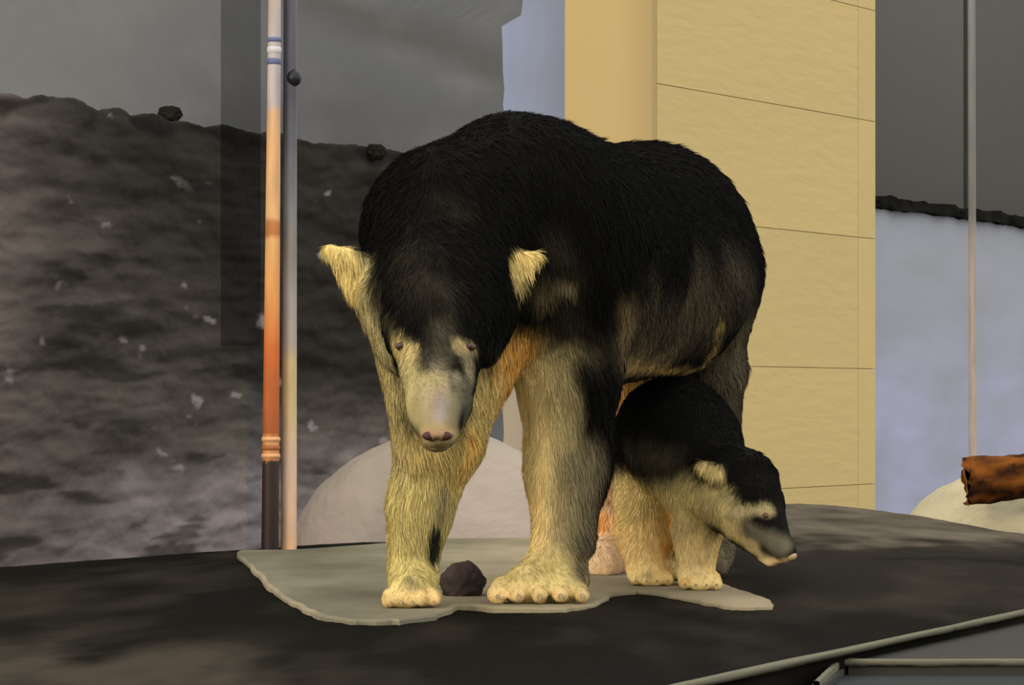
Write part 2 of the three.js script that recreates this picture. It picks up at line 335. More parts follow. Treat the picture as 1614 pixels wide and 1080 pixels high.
{
  const foot = P(455, 860, dP + 0.06), top = P(458, -130, dP + 0.06); foot[1] = -0.01;
  const row = (y) => (862 - y) / 992;
  const S = [[862, [226, 178, 132]], [835, [210, 170, 140]], [720, [200, 172, 150]], [640, [192, 168, 120]], [570, [188, 166, 118]], [540, [160, 148, 136]], [470, [150, 142, 140]], [400, [126, 120, 112]], [300, [112, 112, 116]], [230, [88, 88, 94]], [150, [74, 72, 78]], [60, [84, 82, 90]], [-130, [86, 84, 92]]].map(([y, c]) => [row(y), C(...c)]);
  const p = pole('metal_pole', 'slimmer pole fading from slate grey to cream with a black knob, right of the pair', foot, top, 0.031, 0.025, S, 0.55);
  const k = new THREE.SphereGeometry(0.03, 24, 16); k.scale(1, 1.1, 1);
  const kn = part('knob', k, mat(C(18, 17, 26), 0.5), p.t); kn.position.copy(p.dir).multiplyScalar(p.H * row(122)); kn.position.x += 0.016; kn.position.z += 0.012;
}
{
  const D = 16.9, foot = P(1534, 952, D), top = P(1531, -120, D); foot[1] = -0.6;
  const row = (y) => (950 - y) / 1070;
  const S = [[952, [168, 150, 140]], [742, [168, 150, 140]], [380, [150, 138, 128]], [340, [104, 100, 96]], [0, [112, 111, 108]], [-120, [112, 111, 108]]].map(([y, c]) => [row(y), C(...c)]);
  pole('thin_pole', 'thin grey pole rising behind the pale mound and the brown log', foot, top, 0.023, 0.021, S, 0.6);
}
// added tinted pane left of the poles, put in to darken that strip of wall
{
  const a = P(348, 862, dP + 0.12), b = P(411, 862, dP + 0.12), top = P(380, -130, dP + 0.12)[1], mid = P(380, 545, dP + 0.12)[1];
  const t = thing('tint_pane', 'narrow added pane of dark tint beside the orange pole darkening the wall behind, clearer and bluish below', 'screen', [a[0], 0, a[2]]);
  const W = b[0] - a[0];
  const glass = (c, rough) => new THREE.MeshPhysicalMaterial({ color: new THREE.Color().setRGB(...c), transmission: 1, thickness: 0, roughness: rough, ior: 1.03, specularIntensity: 0.1, side: THREE.DoubleSide });
  const g = new RoundedBoxGeometry(W, top - mid, 0.006, 2, 0.002); g.translate(W / 2, (top + mid) / 2, 0);
  const pl = new THREE.PlaneGeometry(W, top - mid); pl.translate(W / 2, (top + mid) / 2, 0);
  part('dark_pane', pl, glass([0.55, 0.55, 0.57], 0), t);
  const pl2 = new THREE.PlaneGeometry(W * 0.36, mid); pl2.translate(W * 0.82, mid / 2 - 0.005, 0);
  part('lower_pane', pl2, glass([0.85, 0.92, 1.0], 0.05), t);
}

// thin pale slab shaped as the inverted cast shadow of the bears, dark stone between the paws
{
  const o = [[378, 868], [402, 893], [432, 926], [470, 950], [510, 968], [560, 976], [620, 975], [680, 968], [715, 952], [800, 956], [880, 957], [935, 950], [960, 934], [1010, 930], [1080, 940], [1150, 953], [1212, 953], [1200, 941], [1150, 925], [1100, 905], [1050, 880], [990, 858], [900, 842], [830, 839], [720, 845], [620, 855], [470, 866]];
  const s = new THREE.Shape(new THREE.CatmullRomCurve3(o.map(([x, y]) => { const q = G(x, y, 0.012); return new THREE.Vector3(q[0], -q[2], 0); }), true, 'catmullrom', 0.3).getPoints(240).map((v, i) => new THREE.Vector2(v.x + 0.012 * nz(i * 0.5, 1, 1), v.y + 0.02 * nz(i * 0.4, 2, 2))));
  const g = new THREE.ExtrudeGeometry(s, { depth: 0.022, bevelEnabled: true, bevelThickness: 0.006, bevelSize: 0.012, bevelSegments: 2 });
  g.rotateX(-Math.PI / 2); g.translate(0, -0.016, 0);
  const slab = part('shadow_slab', g, (() => {
    const w = 1024, h = 1024, d = new Uint8Array(w * h * 4);      // one sheet of 4 m x 8 m, greyer to the left
    for (let j = 0; j < h; j++) for (let i = 0; i < w; i++) {
      const x = (i / w - 0.5) * 4, y = (j / h - 0.5) * 8, f = fbm(x * 3, y * 1.2, 6, 5), q = clamp(0.5 + f * 1.4, 0, 1), k = (j * w + i) * 4, e = sstep(-0.45, -0.05, x + 0.1 * f);
      d[k] = lerp(lerp(92, 122, q), lerp(122, 150, q), e); d[k + 1] = lerp(lerp(88, 116, q), lerp(114, 138, q), e); d[k + 2] = lerp(lerp(72, 97, q), lerp(92, 112, q), e); d[k + 3] = 255;
    }
    const tx = new THREE.DataTexture(d, w, h); tx.colorSpace = THREE.SRGBColorSpace; tx.wrapS = tx.wrapT = THREE.RepeatWrapping; tx.magFilter = THREE.LinearFilter; tx.repeat.set(0.25, 0.125); tx.offset.set(0.5, 0.5); tx.needsUpdate = true;
    return new THREE.MeshPhysicalMaterial({ map: tx, roughness: 0.95, specularIntensity: 0.12, bumpMap: roughGrain, bumpScale: 0.003 });
  })(), scene);
  slab.userData = { label: 'thin pale grey slab standing in for the inverted cast shadow under both bears', category: 'rock' };
  const st = G(728, 945, 0.01);
  const stone = rock([0.062, 0.062, 0.06], [st[0], 0.045, st[2] - 0.15], 0.16, 1.7, 3, 14, (x, y, z) => mixc(C(62, 52, 48), C(44, 38, 34), clamp(0.5 + 2 * fbm(x * 12, y * 16, z * 12, 3), 0, 1)), 'stone', vmat(0.95));
  stone.userData = { label: 'small dark brown stone lying between the big bear\'s front paws', category: 'stone' };
}
for (const [px, py, d, r, label] of [[268, 181, 12.05, 0.036, 'small dark stone lying on the ledge of the left rock wall'], [592, 240, 13.2, 0.036, 'dark stone on the rock wall ledge close to the big bear\'s neck']]) {
  const c = P(px, py, d), o = rock([r * 1.3, r, r], [c[0], c[1], c[2]], 0.2, 1.8, px, 10, (x, y, z) => mixc(C(40, 37, 31), C(26, 24, 20), clamp(0.5 + 2 * fbm(x * 14, y * 14, z * 14, 3), 0, 1)), 'stone', vmat(0.95));
  o.userData = { label, category: 'stone' };
}
// log
{
  const A = new THREE.Vector3(...P(1522, 760, 15.0)), B = new THREE.Vector3(...P(1820, 716, 14.9));
  const curve = new THREE.CatmullRomCurve3([A, A.clone().lerp(B, 0.3).add(new THREE.Vector3(0, -0.01, 0)), A.clone().lerp(B, 0.65).add(new THREE.Vector3(0, 0.03, 0)), B]);
  const n = 120, m = 40, R = 0.118;
  const g = sheet(n, m, (u, v) => {
    const q = curve.getPoint(u), t = curve.getTangent(u), up = new THREE.Vector3(0, 1, 0), s = new THREE.Vector3().crossVectors(t, up).normalize(), w = new THREE.Vector3().crossVectors(s, t), a = v * Math.PI * 2;
    const bark = 1 + 0.16 * fbm(Math.cos(a) * 2.4 + u * 3, Math.sin(a) * 2.4, u * 5, 4) + 0.10 * Math.abs(nz(Math.cos(a) * 6, Math.sin(a) * 6, u * 6));
    const r = R * bark * (1.08 - 0.3 * u) , end = u < 0.02 ? 0.04 * nz(Math.cos(a) * 3, Math.sin(a) * 3, 4) : 0;
    return q.addScaledVector(s, Math.cos(a) * r).addScaledVector(w, Math.sin(a) * r * 0.95).addScaledVector(t, end).toArray();
  }, [1, 1]);
  const tint = (x, y, z) => { const f = fbm(x * 5, y * 13, z * 8, 4), h = (y - A.y) / R; let c = mixc(C(44, 24, 12), C(118, 68, 24), clamp(0.35 + f * 2.0 + 0.12 * h, 0, 1)); c = mixc(c, C(24, 14, 10), 0.8 * sstep(0.05, 0.25, fbm(x * 9 + 4, y * 22, z * 9, 4))); return c; };
  color(g, tint);
  const log = thing('log', 'rough orange brown log lying across the pale mound at right', 'log', [0, 0, 0]);
  part('bark', g, vmat(0.9), log);
  const cap = (q, sgn, u) => { const t = curve.getTangent(u).multiplyScalar(sgn), c = new THREE.CircleGeometry(R * 1.06, 36), p = c.attributes.position; for (let i = 0; i < p.count; i++) p.setZ(i, 0.03 * fbm(p.getX(i) * 18, p.getY(i) * 18, 2, 3)); c.computeVertexNormals(); c.applyQuaternion(new THREE.Quaternion().setFromUnitVectors(new THREE.Vector3(0, 0, 1), t)); c.translate(q.x, q.y, q.z); color(c, (x, y, z) => mixc(C(92, 58, 30), C(160, 110, 60), clamp(0.4 + 2 * fbm(x * 20, y * 20, z * 20, 3), 0, 1))); part('cut_end', c, vmat(0.9), log); };
  cap(A, -1, 0); cap(B, 1, 1);
}

// ---------------------------------------------------------------- animals
// signed-distance body from bones, meshed with surface nets
function makeField(bones, k, detail) {
  const B = bones.map(([a, b, ra, rb, kk]) => { const d = [b[0] - a[0], b[1] - a[1], b[2] - a[2]], l = Math.max(1e-9, d[0] ** 2 + d[1] ** 2 + d[2] ** 2); return [a[0], a[1], a[2], d[0], d[1], d[2], l, ra, rb, kk ?? k]; });
  return (x, y, z, fine = true) => {
    let r = 1e3;
    for (let i = 0; i < B.length; i++) {
      const b = B[i], px = x - b[0], py = y - b[1], pz = z - b[2];
      let h = (px * b[3] + py * b[4] + pz * b[5]) / b[6]; h = h < 0 ? 0 : h > 1 ? 1 : h;
      const qx = px - b[3] * h, qy = py - b[4] * h, qz = pz - b[5] * h;
      const d = Math.sqrt(qx * qx + qy * qy + qz * qz) - (b[7] + (b[8] - b[7]) * h), kk = b[9], m = kk - Math.abs(r - d);
      r = Math.min(r, d) - (m > 0 ? m * m / (4 * kk) : 0);
    }
    return fine && Math.abs(r) < 0.06 ? r + detail(x, y, z) : r;
  };
}
function surfaceNets(f, lo, hi, h, floorY) {
  const n = [0, 1, 2].map((i) => Math.ceil((hi[i] - lo[i]) / h) + 1), [nx, ny, nz_] = n, v = new Float32Array(nx * ny * nz_).fill(1), S = 6;
  const F2 = (x, y, z) => Math.max(f(x, y, z), floorY - y);
  for (let K = 0; K < nz_; K += S) for (let J = 0; J < ny; J += S) for (let I = 0; I < nx; I += S) {
    const c = f(lo[0] + (I + S / 2) * h, lo[1] + (J + S / 2) * h, lo[2] + (K + S / 2) * h, false);
    const far = Math.abs(c) > S * h * 1.1 + 0.06;
    for (let k = K; k < Math.min(K + S, nz_); k++) for (let j = J; j < Math.min(J + S, ny); j++) for (let i = I; i < Math.min(I + S, nx); i++)
      v[(k * ny + j) * nx + i] = far ? Math.max(c, floorY - (lo[1] + j * h)) : F2(lo[0] + i * h, lo[1] + j * h, lo[2] + k * h);
  }
  const id = new Int32Array(nx * ny * nz_).fill(-1), pos = [], idx = [], at = (i, j, k) => (k * ny + j) * nx + i;
  for (let k = 0; k < nz_ - 1; k++) for (let j = 0; j < ny - 1; j++) for (let i = 0; i < nx - 1; i++) {
    let s = 0, X = 0, Y = 0, Z = 0, c = 0;
    for (let e = 0; e < 8; e++) if (v[at(i + (e & 1), j + ((e >> 1) & 1), k + (e >> 2))] < 0) s |= 1 << e;
    if (s === 0 || s === 255) continue;
    for (let e = 0; e < 8; e++) for (let ax = 0; ax < 3; ax++) {
      if (e & (1 << ax)) continue; const g = e | (1 << ax); if (((s >> e) & 1) === ((s >> g) & 1)) continue;
      const a = v[at(i + (e & 1), j + ((e >> 1) & 1), k + (e >> 2))], b = v[at(i + (g & 1), j + ((g >> 1) & 1), k + (g >> 2))], t = a / (a - b);
      X += (e & 1) + (ax === 0 ? t : 0); Y += ((e >> 1) & 1) + (ax === 1 ? t : 0); Z += (e >> 2) + (ax === 2 ? t : 0); c++;
    }
    id[at(i, j, k)] = pos.length / 3; pos.push(lo[0] + (i + X / c) * h, lo[1] + (j + Y / c) * h, lo[2] + (k + Z / c) * h);
  }
  const quad = (a, b, c, d, flip) => { if (a < 0 || b < 0 || c < 0 || d < 0) return; flip ? idx.push(a, c, b, a, d, c) : idx.push(a, b, c, a, c, d); };
  for (let k = 1; k < nz_ - 1; k++) for (let j = 1; j < ny - 1; j++) for (let i = 1; i < nx - 1; i++) {
    const a = v[at(i, j, k)] < 0;
    if (a !== v[at(i + 1, j, k)] < 0) quad(id[at(i, j - 1, k - 1)], id[at(i, j, k - 1)], id[at(i, j, k)], id[at(i, j - 1, k)], !a);
    if (a !== v[at(i, j + 1, k)] < 0) quad(id[at(i - 1, j, k - 1)], id[at(i - 1, j, k)], id[at(i, j, k)], id[at(i, j, k - 1)], !a);
    if (a !== v[at(i, j, k + 1)] < 0) quad(id[at(i - 1, j - 1, k)], id[at(i, j - 1, k)], id[at(i, j, k)], id[at(i - 1, j, k)], !a);
  }
  const g = new THREE.BufferGeometry(); g.setAttribute('position', new THREE.Float32BufferAttribute(pos, 3)); g.setIndex(idx); g.computeVertexNormals(); return g;
}
// fur colour with inverted light and shade painted in: each is a capsule-shaped patch with a soft edge, laid over the ones before it
function shadedCoat(base, patches, wob) {
  const Q = patches.map(([a, b, r, soft, c, w = 1]) => ({ a, d: [b[0] - a[0], b[1] - a[1], b[2] - a[2]], r, soft, c: C(...c), w }));
  const B = C(...base);
  return (x, y, z) => {
    const f = fbm(x * 14, y * 7, z * 14, 3) * wob, g = fbm(x * 32, y * 12, z * 32, 3);
    let c = B;
    for (const q of Q) {
      const px = x - q.a[0], py = y - q.a[1], pz = z - q.a[2], l = Math.max(1e-9, q.d[0] ** 2 + q.d[1] ** 2 + q.d[2] ** 2), h = clamp((px * q.d[0] + py * q.d[1] + pz * q.d[2]) / l, 0, 1);
      const e = Math.hypot(px - q.d[0] * h, py - q.d[1] * h, pz - q.d[2] * h) - q.r + f;
      const t = q.w * sstep(q.soft, -q.soft, e); if (t > 0) c = mixc(c, q.c, t);
    }
    const k = 1.25 * (1 + 0.35 * g); const m = Math.min(k, 0.88 / Math.max(c[0], 1e-4)); return [c[0] * m, c[1] * m, c[2] * m];
  };
}
const onto = (field, from) => (px, py, dd) => { for (let d = from; d < 10; d += 0.01) { const q = P(px, py, d); if (field(...q, false) < 0.004) return q; } return P(px, py, dd); };
const bone = (a, b, ra, rb = ra, k) => [a, b, ra, rb, k];
const gy = (p, y) => [p[0], y, p[2]];
const furDetail = (s) => (x, y, z) => s * (0.010 * fbm(x * 5, y * 4, z * 5, 2) + 0.010 * fbm(x * 30, y * 9, z * 30, 3));
const furMat = new THREE.MeshPhysicalMaterial({ roughness: 0.95, vertexColors: true, specularIntensity: 0.2 });

// short clumps of hair over a body, combed down and back
function fur(g, paint, count, seed, length, back, parent, bald) {
  const p = g.attributes.position, n = g.attributes.normal, ix = g.index.array, R = rng(seed), nt = ix.length / 3, cum = new Float64Array(nt);
  const v = (i) => new THREE.Vector3().fromBufferAttribute(p, i), A = new THREE.Vector3(), Bv = new THREE.Vector3();
  let sum = 0;
  for (let t = 0; t < nt; t++) { const a = v(ix[t * 3]); A.subVectors(v(ix[t * 3 + 1]), a); Bv.subVectors(v(ix[t * 3 + 2]), a); sum += A.cross(Bv).length(); cum[t] = sum; }
  const c = new THREE.ConeGeometry(0.5, 1, 3, 2, true); c.translate(0, 0.5, 0);
  { const q = c.attributes.position; for (let i = 0; i < q.count; i++) q.setZ(i, q.getZ(i) + 3 * q.getY(i) ** 2); }
  const m = new THREE.MeshPhysicalMaterial({ roughness: 0.95, specularIntensity: 0.2 }), o = new THREE.InstancedMesh(c, m, count), M = new THREE.Matrix4(), X = new THREE.Vector3(), Y = new THREE.Vector3(), Z = new THREE.Vector3(), col = new THREE.Color();
  for (let k = 0; k < count; k++) {
    const r = R() * sum; let lo = 0, hi = nt - 1; while (lo < hi) { const mid = (lo + hi) >> 1; cum[mid] < r ? lo = mid + 1 : hi = mid; }
    let u = R(), w = R(); if (u + w > 1) { u = 1 - u; w = 1 - w; }
    const [i0, i1, i2] = [ix[lo * 3], ix[lo * 3 + 1], ix[lo * 3 + 2]], s = 1 - u - w;
    const q = v(i0).multiplyScalar(s).addScaledVector(v(i1), u).addScaledVector(v(i2), w);
    Z.fromBufferAttribute(n, i0);
    const L = length * bald(q.x, q.y, q.z) * (0.7 + 0.6 * R());
    Y.set(back[0] + 0.5 * nz(q.x * 6, q.y * 6, q.z * 6) + 0.3 * (R() - 0.5), back[1], back[2] + 0.4 * nz(q.x * 6 + 9, q.y * 6, q.z * 6) + 0.3 * (R() - 0.5));
    Y.addScaledVector(Z, -Y.dot(Z)).normalize().addScaledVector(Z, 0.42).normalize();
    X.crossVectors(Y, Z).normalize(); Z.crossVectors(X, Y);
    const wd = 0.0034 * (0.7 + 0.6 * R()) * Math.min(1, L / 0.012);
    M.makeBasis(X.multiplyScalar(wd), Y.multiplyScalar(L), Z.multiplyScalar(-wd)); M.setPosition(q.x, q.y, q.z);
    o.setMatrixAt(k, M);
    const f = 0.8 + 0.5 * R(), pc = paint(q.x, q.y, q.z); o.setColorAt(k, col.setRGB(pc[0] * f, pc[1] * f, pc[2] * f));
  }
  o.name = 'fur'; o.userData.kind = 'stuff'; o.castShadow = o.receiveShadow = true; parent.add(o); return o;
}
const eyeMat = mat(C(62, 40, 24), 0.5), noseMat = mat(C(140, 110, 78), 0.7), clawMat = mat(C(150, 130, 96), 0.4);
function claw(parent, p, dir, L) {
  const c = new THREE.ConeGeometry(L * 0.22, L, 8); c.rotateX(Math.PI / 2); c.translate(0, 0, L / 2);
  const o = part('claw', c, clawMat, parent); o.position.set(...p); o.lookAt(p[0] + dir[0] * 5, p[1] + dir[1] * 5, p[2] + dir[2] * 5); return o;
}

// ---- the mother bear
{
  const FY = 0.012;                                    // top of the slab
  const bones = [];
  const add = (a, b, ra, rb, k) => bones.push(bone(a, b, ra, rb, k));
  // trunk
  add(P(850, 400, 8.25), P(895, 404, 8.42), 0.358, 0.345, 0.05);
  add(P(930, 420, 8.65), P(1010, 408, 9.1), 0.32, 0.35, 0.05);
  add(P(1010, 408, 9.1), P(1030, 430, 9.3), 0.35, 0.345, 0.05);
  add(P(900, 450, 8.4), P(1045, 455, 8.95), 0.29, 0.255, 0.06);
  // neck
  add(P(810, 345, 8.12), P(715, 368, 7.95), 0.29, 0.235, 0.08);
  add(P(715, 368, 7.95), P(695, 430, 7.78), 0.235, 0.19, 0.06);
  // skull, cheeks, muzzle, throat
  add(P(695, 465, 7.66), P(693, 500, 7.6), 0.155, 0.145, 0.05);
  add(P(612, 475, 7.74), P(636, 545, 7.72), 0.085, 0.07, 0.05);
  add(P(762, 490, 7.72), P(750, 530, 7.7), 0.085, 0.075, 0.05);
  add(P(692, 535, 7.54), P(690, 640, 7.38), 0.120, 0.078, 0.04);
  add(P(690, 640, 7.38), P(689, 672, 7.34), 0.076, 0.056, 0.03);
  add(P(690, 575, 7.6), P(689, 682, 7.43), 0.1, 0.05, 0.03);
  add(P(660, 520, 7.86), P(688, 690, 7.92), 0.13, 0.105, 0.05);
  add(P(655, 512, 7.56), P(640, 520, 7.56), 0.035, 0.03, 0.04); add(P(725, 512, 7.56), P(742, 520, 7.56), 0.035, 0.03, 0.04);
  // ears
  add(P(578, 418, 7.76), P(520, 394, 7.78), 0.034, 0.016, 0.02); add(P(560, 460, 7.78), P(524, 398, 7.78), 0.03, 0.014, 0.02); add(P(572, 440, 7.79), P(540, 408, 7.79), 0.036, 0.02, 0.02);
  add(P(790, 412, 7.76), P(846, 404, 7.78), 0.026, 0.014, 0.02); add(P(818, 456, 7.76), P(842, 408, 7.78), 0.026, 0.016, 0.02); add(P(804, 430, 7.77), P(830, 414, 7.78), 0.034, 0.02, 0.02);
  // left foreleg
  add(P(770, 470, 8.05), P(735, 570, 8.02), 0.2, 0.128, 0.06);
  add(P(735, 570, 8.02), P(694, 690, 7.98), 0.125, 0.112, 0.05);
  add(P(694, 690, 7.98), P(663, 800, 7.98), 0.110, 0.086, 0.04);
  add(P(663, 800, 7.98), P(650, 890, 8.0), 0.085, 0.068, 0.03);
  const lp = gy(P(652, 900, 7.96), 0);
  add([lp[0], 0.075, lp[2]], [lp[0] - 0.005, 0.055, lp[2] + 0.06], 0.07, 0.052, 0.03);
  const lt = []; for (let i = 0; i < 5; i++) { const x = lp[0] - 0.058 + i * 0.029, z = lp[2] + 0.09 + 0.012 * Math.sin(i / 4 * Math.PI); lt.push([x, z]); add([x, 0.042, z - 0.03], [x, 0.034, z + 0.005], 0.021, 0.019, 0.010); }
  // right foreleg
  add(P(900, 430, 8.2), P(898, 600, 8.18), 0.2, 0.132, 0.06);
  add(P(898, 600, 8.18), P(894, 740, 8.18), 0.132, 0.112, 0.05);
  add(P(894, 740, 8.18), P(890, 850, 8.18), 0.112, 0.082, 0.04);
  const rp = gy(P(858, 910, 8.14), 0);
  add(P(890, 850, 8.18), [rp[0] + 0.02, 0.085, rp[2]], 0.08, 0.075, 0.03);
  add([rp[0] + 0.03, 0.07, rp[2] - 0.01], [rp[0] - 0.05, 0.055, rp[2] + 0.06], 0.085, 0.065, 0.04);
  add([rp[0] + 0.06, 0.06, rp[2]], [rp[0] + 0.055, 0.05, rp[2] + 0.06], 0.06, 0.05, 0.04);
  const rt = []; for (let i = 0; i < 5; i++) { const x = rp[0] - 0.13 + i * 0.058, z = rp[2] + 0.115 + 0.02 * Math.sin(i / 4 * Math.PI); rt.push([x, z]); add([x + (2 - i) * 0.008, 0.055, z - 0.06], [x, 0.036, z], 0.032, 0.027, 0.012); }
  // near hind leg
  add(P(1085, 465, 9.35), P(1125, 580, 9.4), 0.21, 0.095, 0.06);
  add(P(1125, 580, 9.4), P(1122, 770, 9.6), 0.092, 0.078, 0.05);
  const h1 = gy(P(1125, 900, 9.5), 0); add(P(1122, 770, 9.6), [h1[0], 0.08, h1[2] - 0.05], 0.075, 0.07, 0.03);
  add([h1[0], 0.06, h1[2] - 0.05], [h1[0] - 0.02, 0.05, h1[2] + 0.12], 0.07, 0.06, 0.03);
  // far hind leg
  add(P(990, 500, 9.3), P(985, 640, 9.35), 0.2, 0.115, 0.06);
  add(P(985, 640, 9.35), P(972, 790, 9.6), 0.11, 0.085, 0.05);
  const h2 = gy(P(965, 900, 9.5), 0); add(P(972, 790, 9.6), [h2[0], 0.08, h2[2] - 0.04], 0.08, 0.075, 0.03);
  add([h2[0], 0.06, h2[2] - 0.04], [h2[0] - 0.03, 0.052, h2[2] + 0.13], 0.075, 0.065, 0.03);
  // tail
  add(P(1040, 400, 9.75), P(1045, 450, 9.82), 0.05, 0.03, 0.04);

  const field = makeField(bones, 0.05, furDetail(1));
  const lo = [-0.62, -0.02, -2.05], hi = [0.92, 1.46, 0.85];
  const g = surfaceNets(field, lo, hi, 0.0085, FY);
  const cream = [178, 160, 106], gold = [206, 150, 72], straw = [222, 200, 136], grey = [84, 78, 62];
  const S = onto(field, 6.9);
  const paint = shadedCoat([8, 7, 5], [  // pale undersides and limbs carry inverted body shade in the fur colour
    [S(700, 310), S(725, 335), 0.02, 0.05, [40, 35, 24], 0.7],
    [S(640, 400), S(690, 470), 0.05, 0.06, [36, 32, 24], 0.8],
    [S(660, 440), S(690, 450), 0.02, 0.05, [46, 42, 32], 0.7],
    // flank, belly, haunch
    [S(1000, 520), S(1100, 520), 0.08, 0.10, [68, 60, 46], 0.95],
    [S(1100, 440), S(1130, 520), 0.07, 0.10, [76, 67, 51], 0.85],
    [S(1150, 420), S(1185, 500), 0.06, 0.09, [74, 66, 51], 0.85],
    [S(1025, 430), S(1035, 490), 0.008, 0.05, [70, 62, 46], 0.7],
    [S(1000, 560), S(1050, 570), 0.05, 0.05, [112, 98, 70], 0.85],
    [S(1085, 470), S(1075, 540), 0.015, 0.05, [92, 82, 58], 0.7],
    [S(988, 480), S(984, 560), 0.02, 0.04, [132, 112, 76], 0.8],
    [S(990, 572), S(1060, 584), 0.02, 0.03, [190, 160, 100], 0.9],
    [S(1060, 584), S(1118, 570), 0.025, 0.03, [196, 166, 100], 0.9],
    [S(1108, 572), S(1135, 512), 0.012, 0.025, [186, 156, 92], 0.9],
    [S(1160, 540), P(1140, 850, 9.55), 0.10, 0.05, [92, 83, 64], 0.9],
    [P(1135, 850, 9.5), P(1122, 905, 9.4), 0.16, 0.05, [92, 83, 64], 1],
    [S(1172, 510), S(1166, 545), 0.008, 0.03, [136, 120, 80], 0.7],
    [P(985, 500, 9.1), P(972, 790, 9.6), 0.18, 0.05, [206, 164, 96], 1],  // gold is the inverted shade on this leg
    [P(968, 800, 9.55), P(965, 905, 9.5), 0.18, 0.04, [198, 168, 132], 1],
    [P(965, 900, 9.3), P(960, 905, 9.3), 0.16, 0.04, [198, 168, 132], 1],
    [S(952, 818, 9.46), S(950, 832, 9.46), 0.025, 0.025, [204, 142, 60], 0.9],
    // right foreleg
    [S(872, 380), S(900, 440), 0.03, 0.06, [44, 39, 28], 0.8],
    [S(850, 420), S(855, 470), 0.02, 0.05, [104, 92, 62], 0.85],
    [S(884, 448), S(896, 452), 0.012, 0.025, [120, 106, 74], 0.9],
    [P(840, 480, 8.06), P(845, 560, 8.1), 0.09, 0.05, [160, 143, 94], 0.95],
    [S(890, 500), S(925, 560), 0.025, 0.06, [58, 51, 38], 0.9],
    [S(905, 550), S(925, 555), 0.008, 0.035, [100, 90, 64], 0.7],
    [P(848, 520, 8.12), P(850, 700, 8.12), 0.095, 0.05, straw, 1],  // fur lightened here to offset the shade from the head
    [P(850, 700, 8.12), P(852, 860, 8.12), 0.085, 0.05, [212, 190, 132], 1],
    [S(885, 560), S(888, 700), 0.025, 0.05, [172, 154, 106], 0.9],
    [S(925, 730), S(915, 860), 0.05, 0.06, [118, 107, 80], 0.9],
    [S(888, 720), S(882, 850), 0.02, 0.05, [136, 122, 90], 0.8],
    [S(905, 715), S(885, 725), 0.01, 0.04, [66, 58, 44], 0.7],
    [[rp[0] + 0.02, 0.05, rp[2] + 0.05], [rp[0] - 0.08, 0.05, rp[2] + 0.1], 0.11, 0.05, cream, 1],
    [S(920, 850), S(918, 905), 0.035, 0.035, [74, 66, 50], 0.9],
    [S(832, 868), S(838, 862), 0.006, 0.02, [90, 82, 60], 0.7],
    [[rp[0] - 0.14, 0.03, rp[2] + 0.13], [rp[0] + 0.12, 0.03, rp[2] + 0.13], 0.03, 0.03, [206, 176, 122], 0.9],
    // left foreleg and chest
    [P(790, 560, 7.98), P(745, 640, 7.98), 0.10, 0.04, [200, 150, 74], 1],
    [S(778, 590), S(768, 625), 0.016, 0.03, [214, 142, 36], 0.95],
    [P(700, 620, 7.96), P(660, 800, 7.96), 0.16, 0.04, [190, 168, 106], 1],
    [S(742, 690), S(722, 760), 0.02, 0.04, [210, 166, 82], 0.9],
    [P(655, 800, 7.96), P(650, 950, 7.96), 0.14, 0.05, [176, 160, 102], 1],
    [S(687, 838), S(683, 880), 0.020, 0.014, [34, 32, 25], 1],  // inverted highlight painted as a dark spot on the lower leg
    [S(700, 780), S(697, 815), 0.012, 0.02, [118, 104, 78], 0.9],
    [S(648, 915), S(655, 925), 0.012, 0.015, [96, 88, 70], 0.8],
    [[lp[0] - 0.07, 0.03, lp[2] + 0.1], [lp[0] + 0.07, 0.03, lp[2] + 0.1], 0.025, 0.03, [220, 184, 124], 0.9],
    // head: pale side of face and throat, mask, muzzle
    [P(600, 500, 7.8), P(635, 690, 7.95), 0.10, 0.04, [172, 156, 106], 1],
    [S(576, 430), S(610, 560), 0.045, 0.025, [160, 146, 102], 1],
    [S(628, 560), S(650, 640), 0.055, 0.03, [150, 136, 92], 1],
    [S(590, 470), S(618, 520), 0.01, 0.03, [104, 94, 66], 0.6],
    [S(690, 560), S(695, 520), 0.03, 0.04, [62, 57, 45], 0.9],
    [S(688, 580), S(692, 600), 0.02, 0.03, [104, 96, 76], 0.9],
    [S(672, 610), S(680, 670), 0.045, 0.025, [134, 121, 86], 1],
    [S(690, 625), S(692, 668), 0.024, 0.02, [136, 121, 98], 0.95],
    [S(693, 640), S(694, 660), 0.012, 0.014, [134, 124, 118], 0.9],
    [S(680, 698), S(708, 698), 0.04, 0.025, [160, 138, 92], 1],
    [P(680, 700, 7.40), P(700, 700, 7.40), 0.055, 0.02, [160, 138, 92], 1],
    [S(690, 708, 7.45), S(700, 704, 7.45), 0.05, 0.03, [180, 156, 108], 1],
    [S(622, 545), S(645, 550), 0.028, 0.02, [164, 146, 94], 1],
    [S(728, 542), S(745, 548), 0.022, 0.018, [146, 129, 90], 0.95],
    [S(740, 570), S(742, 590), 0.02, 0.022, [118, 108, 82], 0.95],
    [S(733, 605), S(728, 680), 0.018, 0.022, [78, 75, 61], 1],
    [P(735, 620, 7.46), P(722, 690, 7.4), 0.03, 0.02, [78, 75, 61], 1],
    [S(720, 596), S(716, 668), 0.016, 0.02, [112, 104, 82], 0.9],
    [S(775, 540), S(768, 580), 0.016, 0.03, [50, 46, 35], 0.8],
    [S(632, 506), S(640, 508), 0.014, 0.02, [12, 11, 8], 0.9], [S(738, 506), S(748, 508), 0.016, 0.02, [9, 8, 6], 0.9],
    [P(516, 390, 7.76), P(560, 450, 7.74), 0.05, 0.018, [194, 172, 108], 1],
    [S(592, 410), S(598, 460), 0.012, 0.02, [44, 40, 30], 0.9],
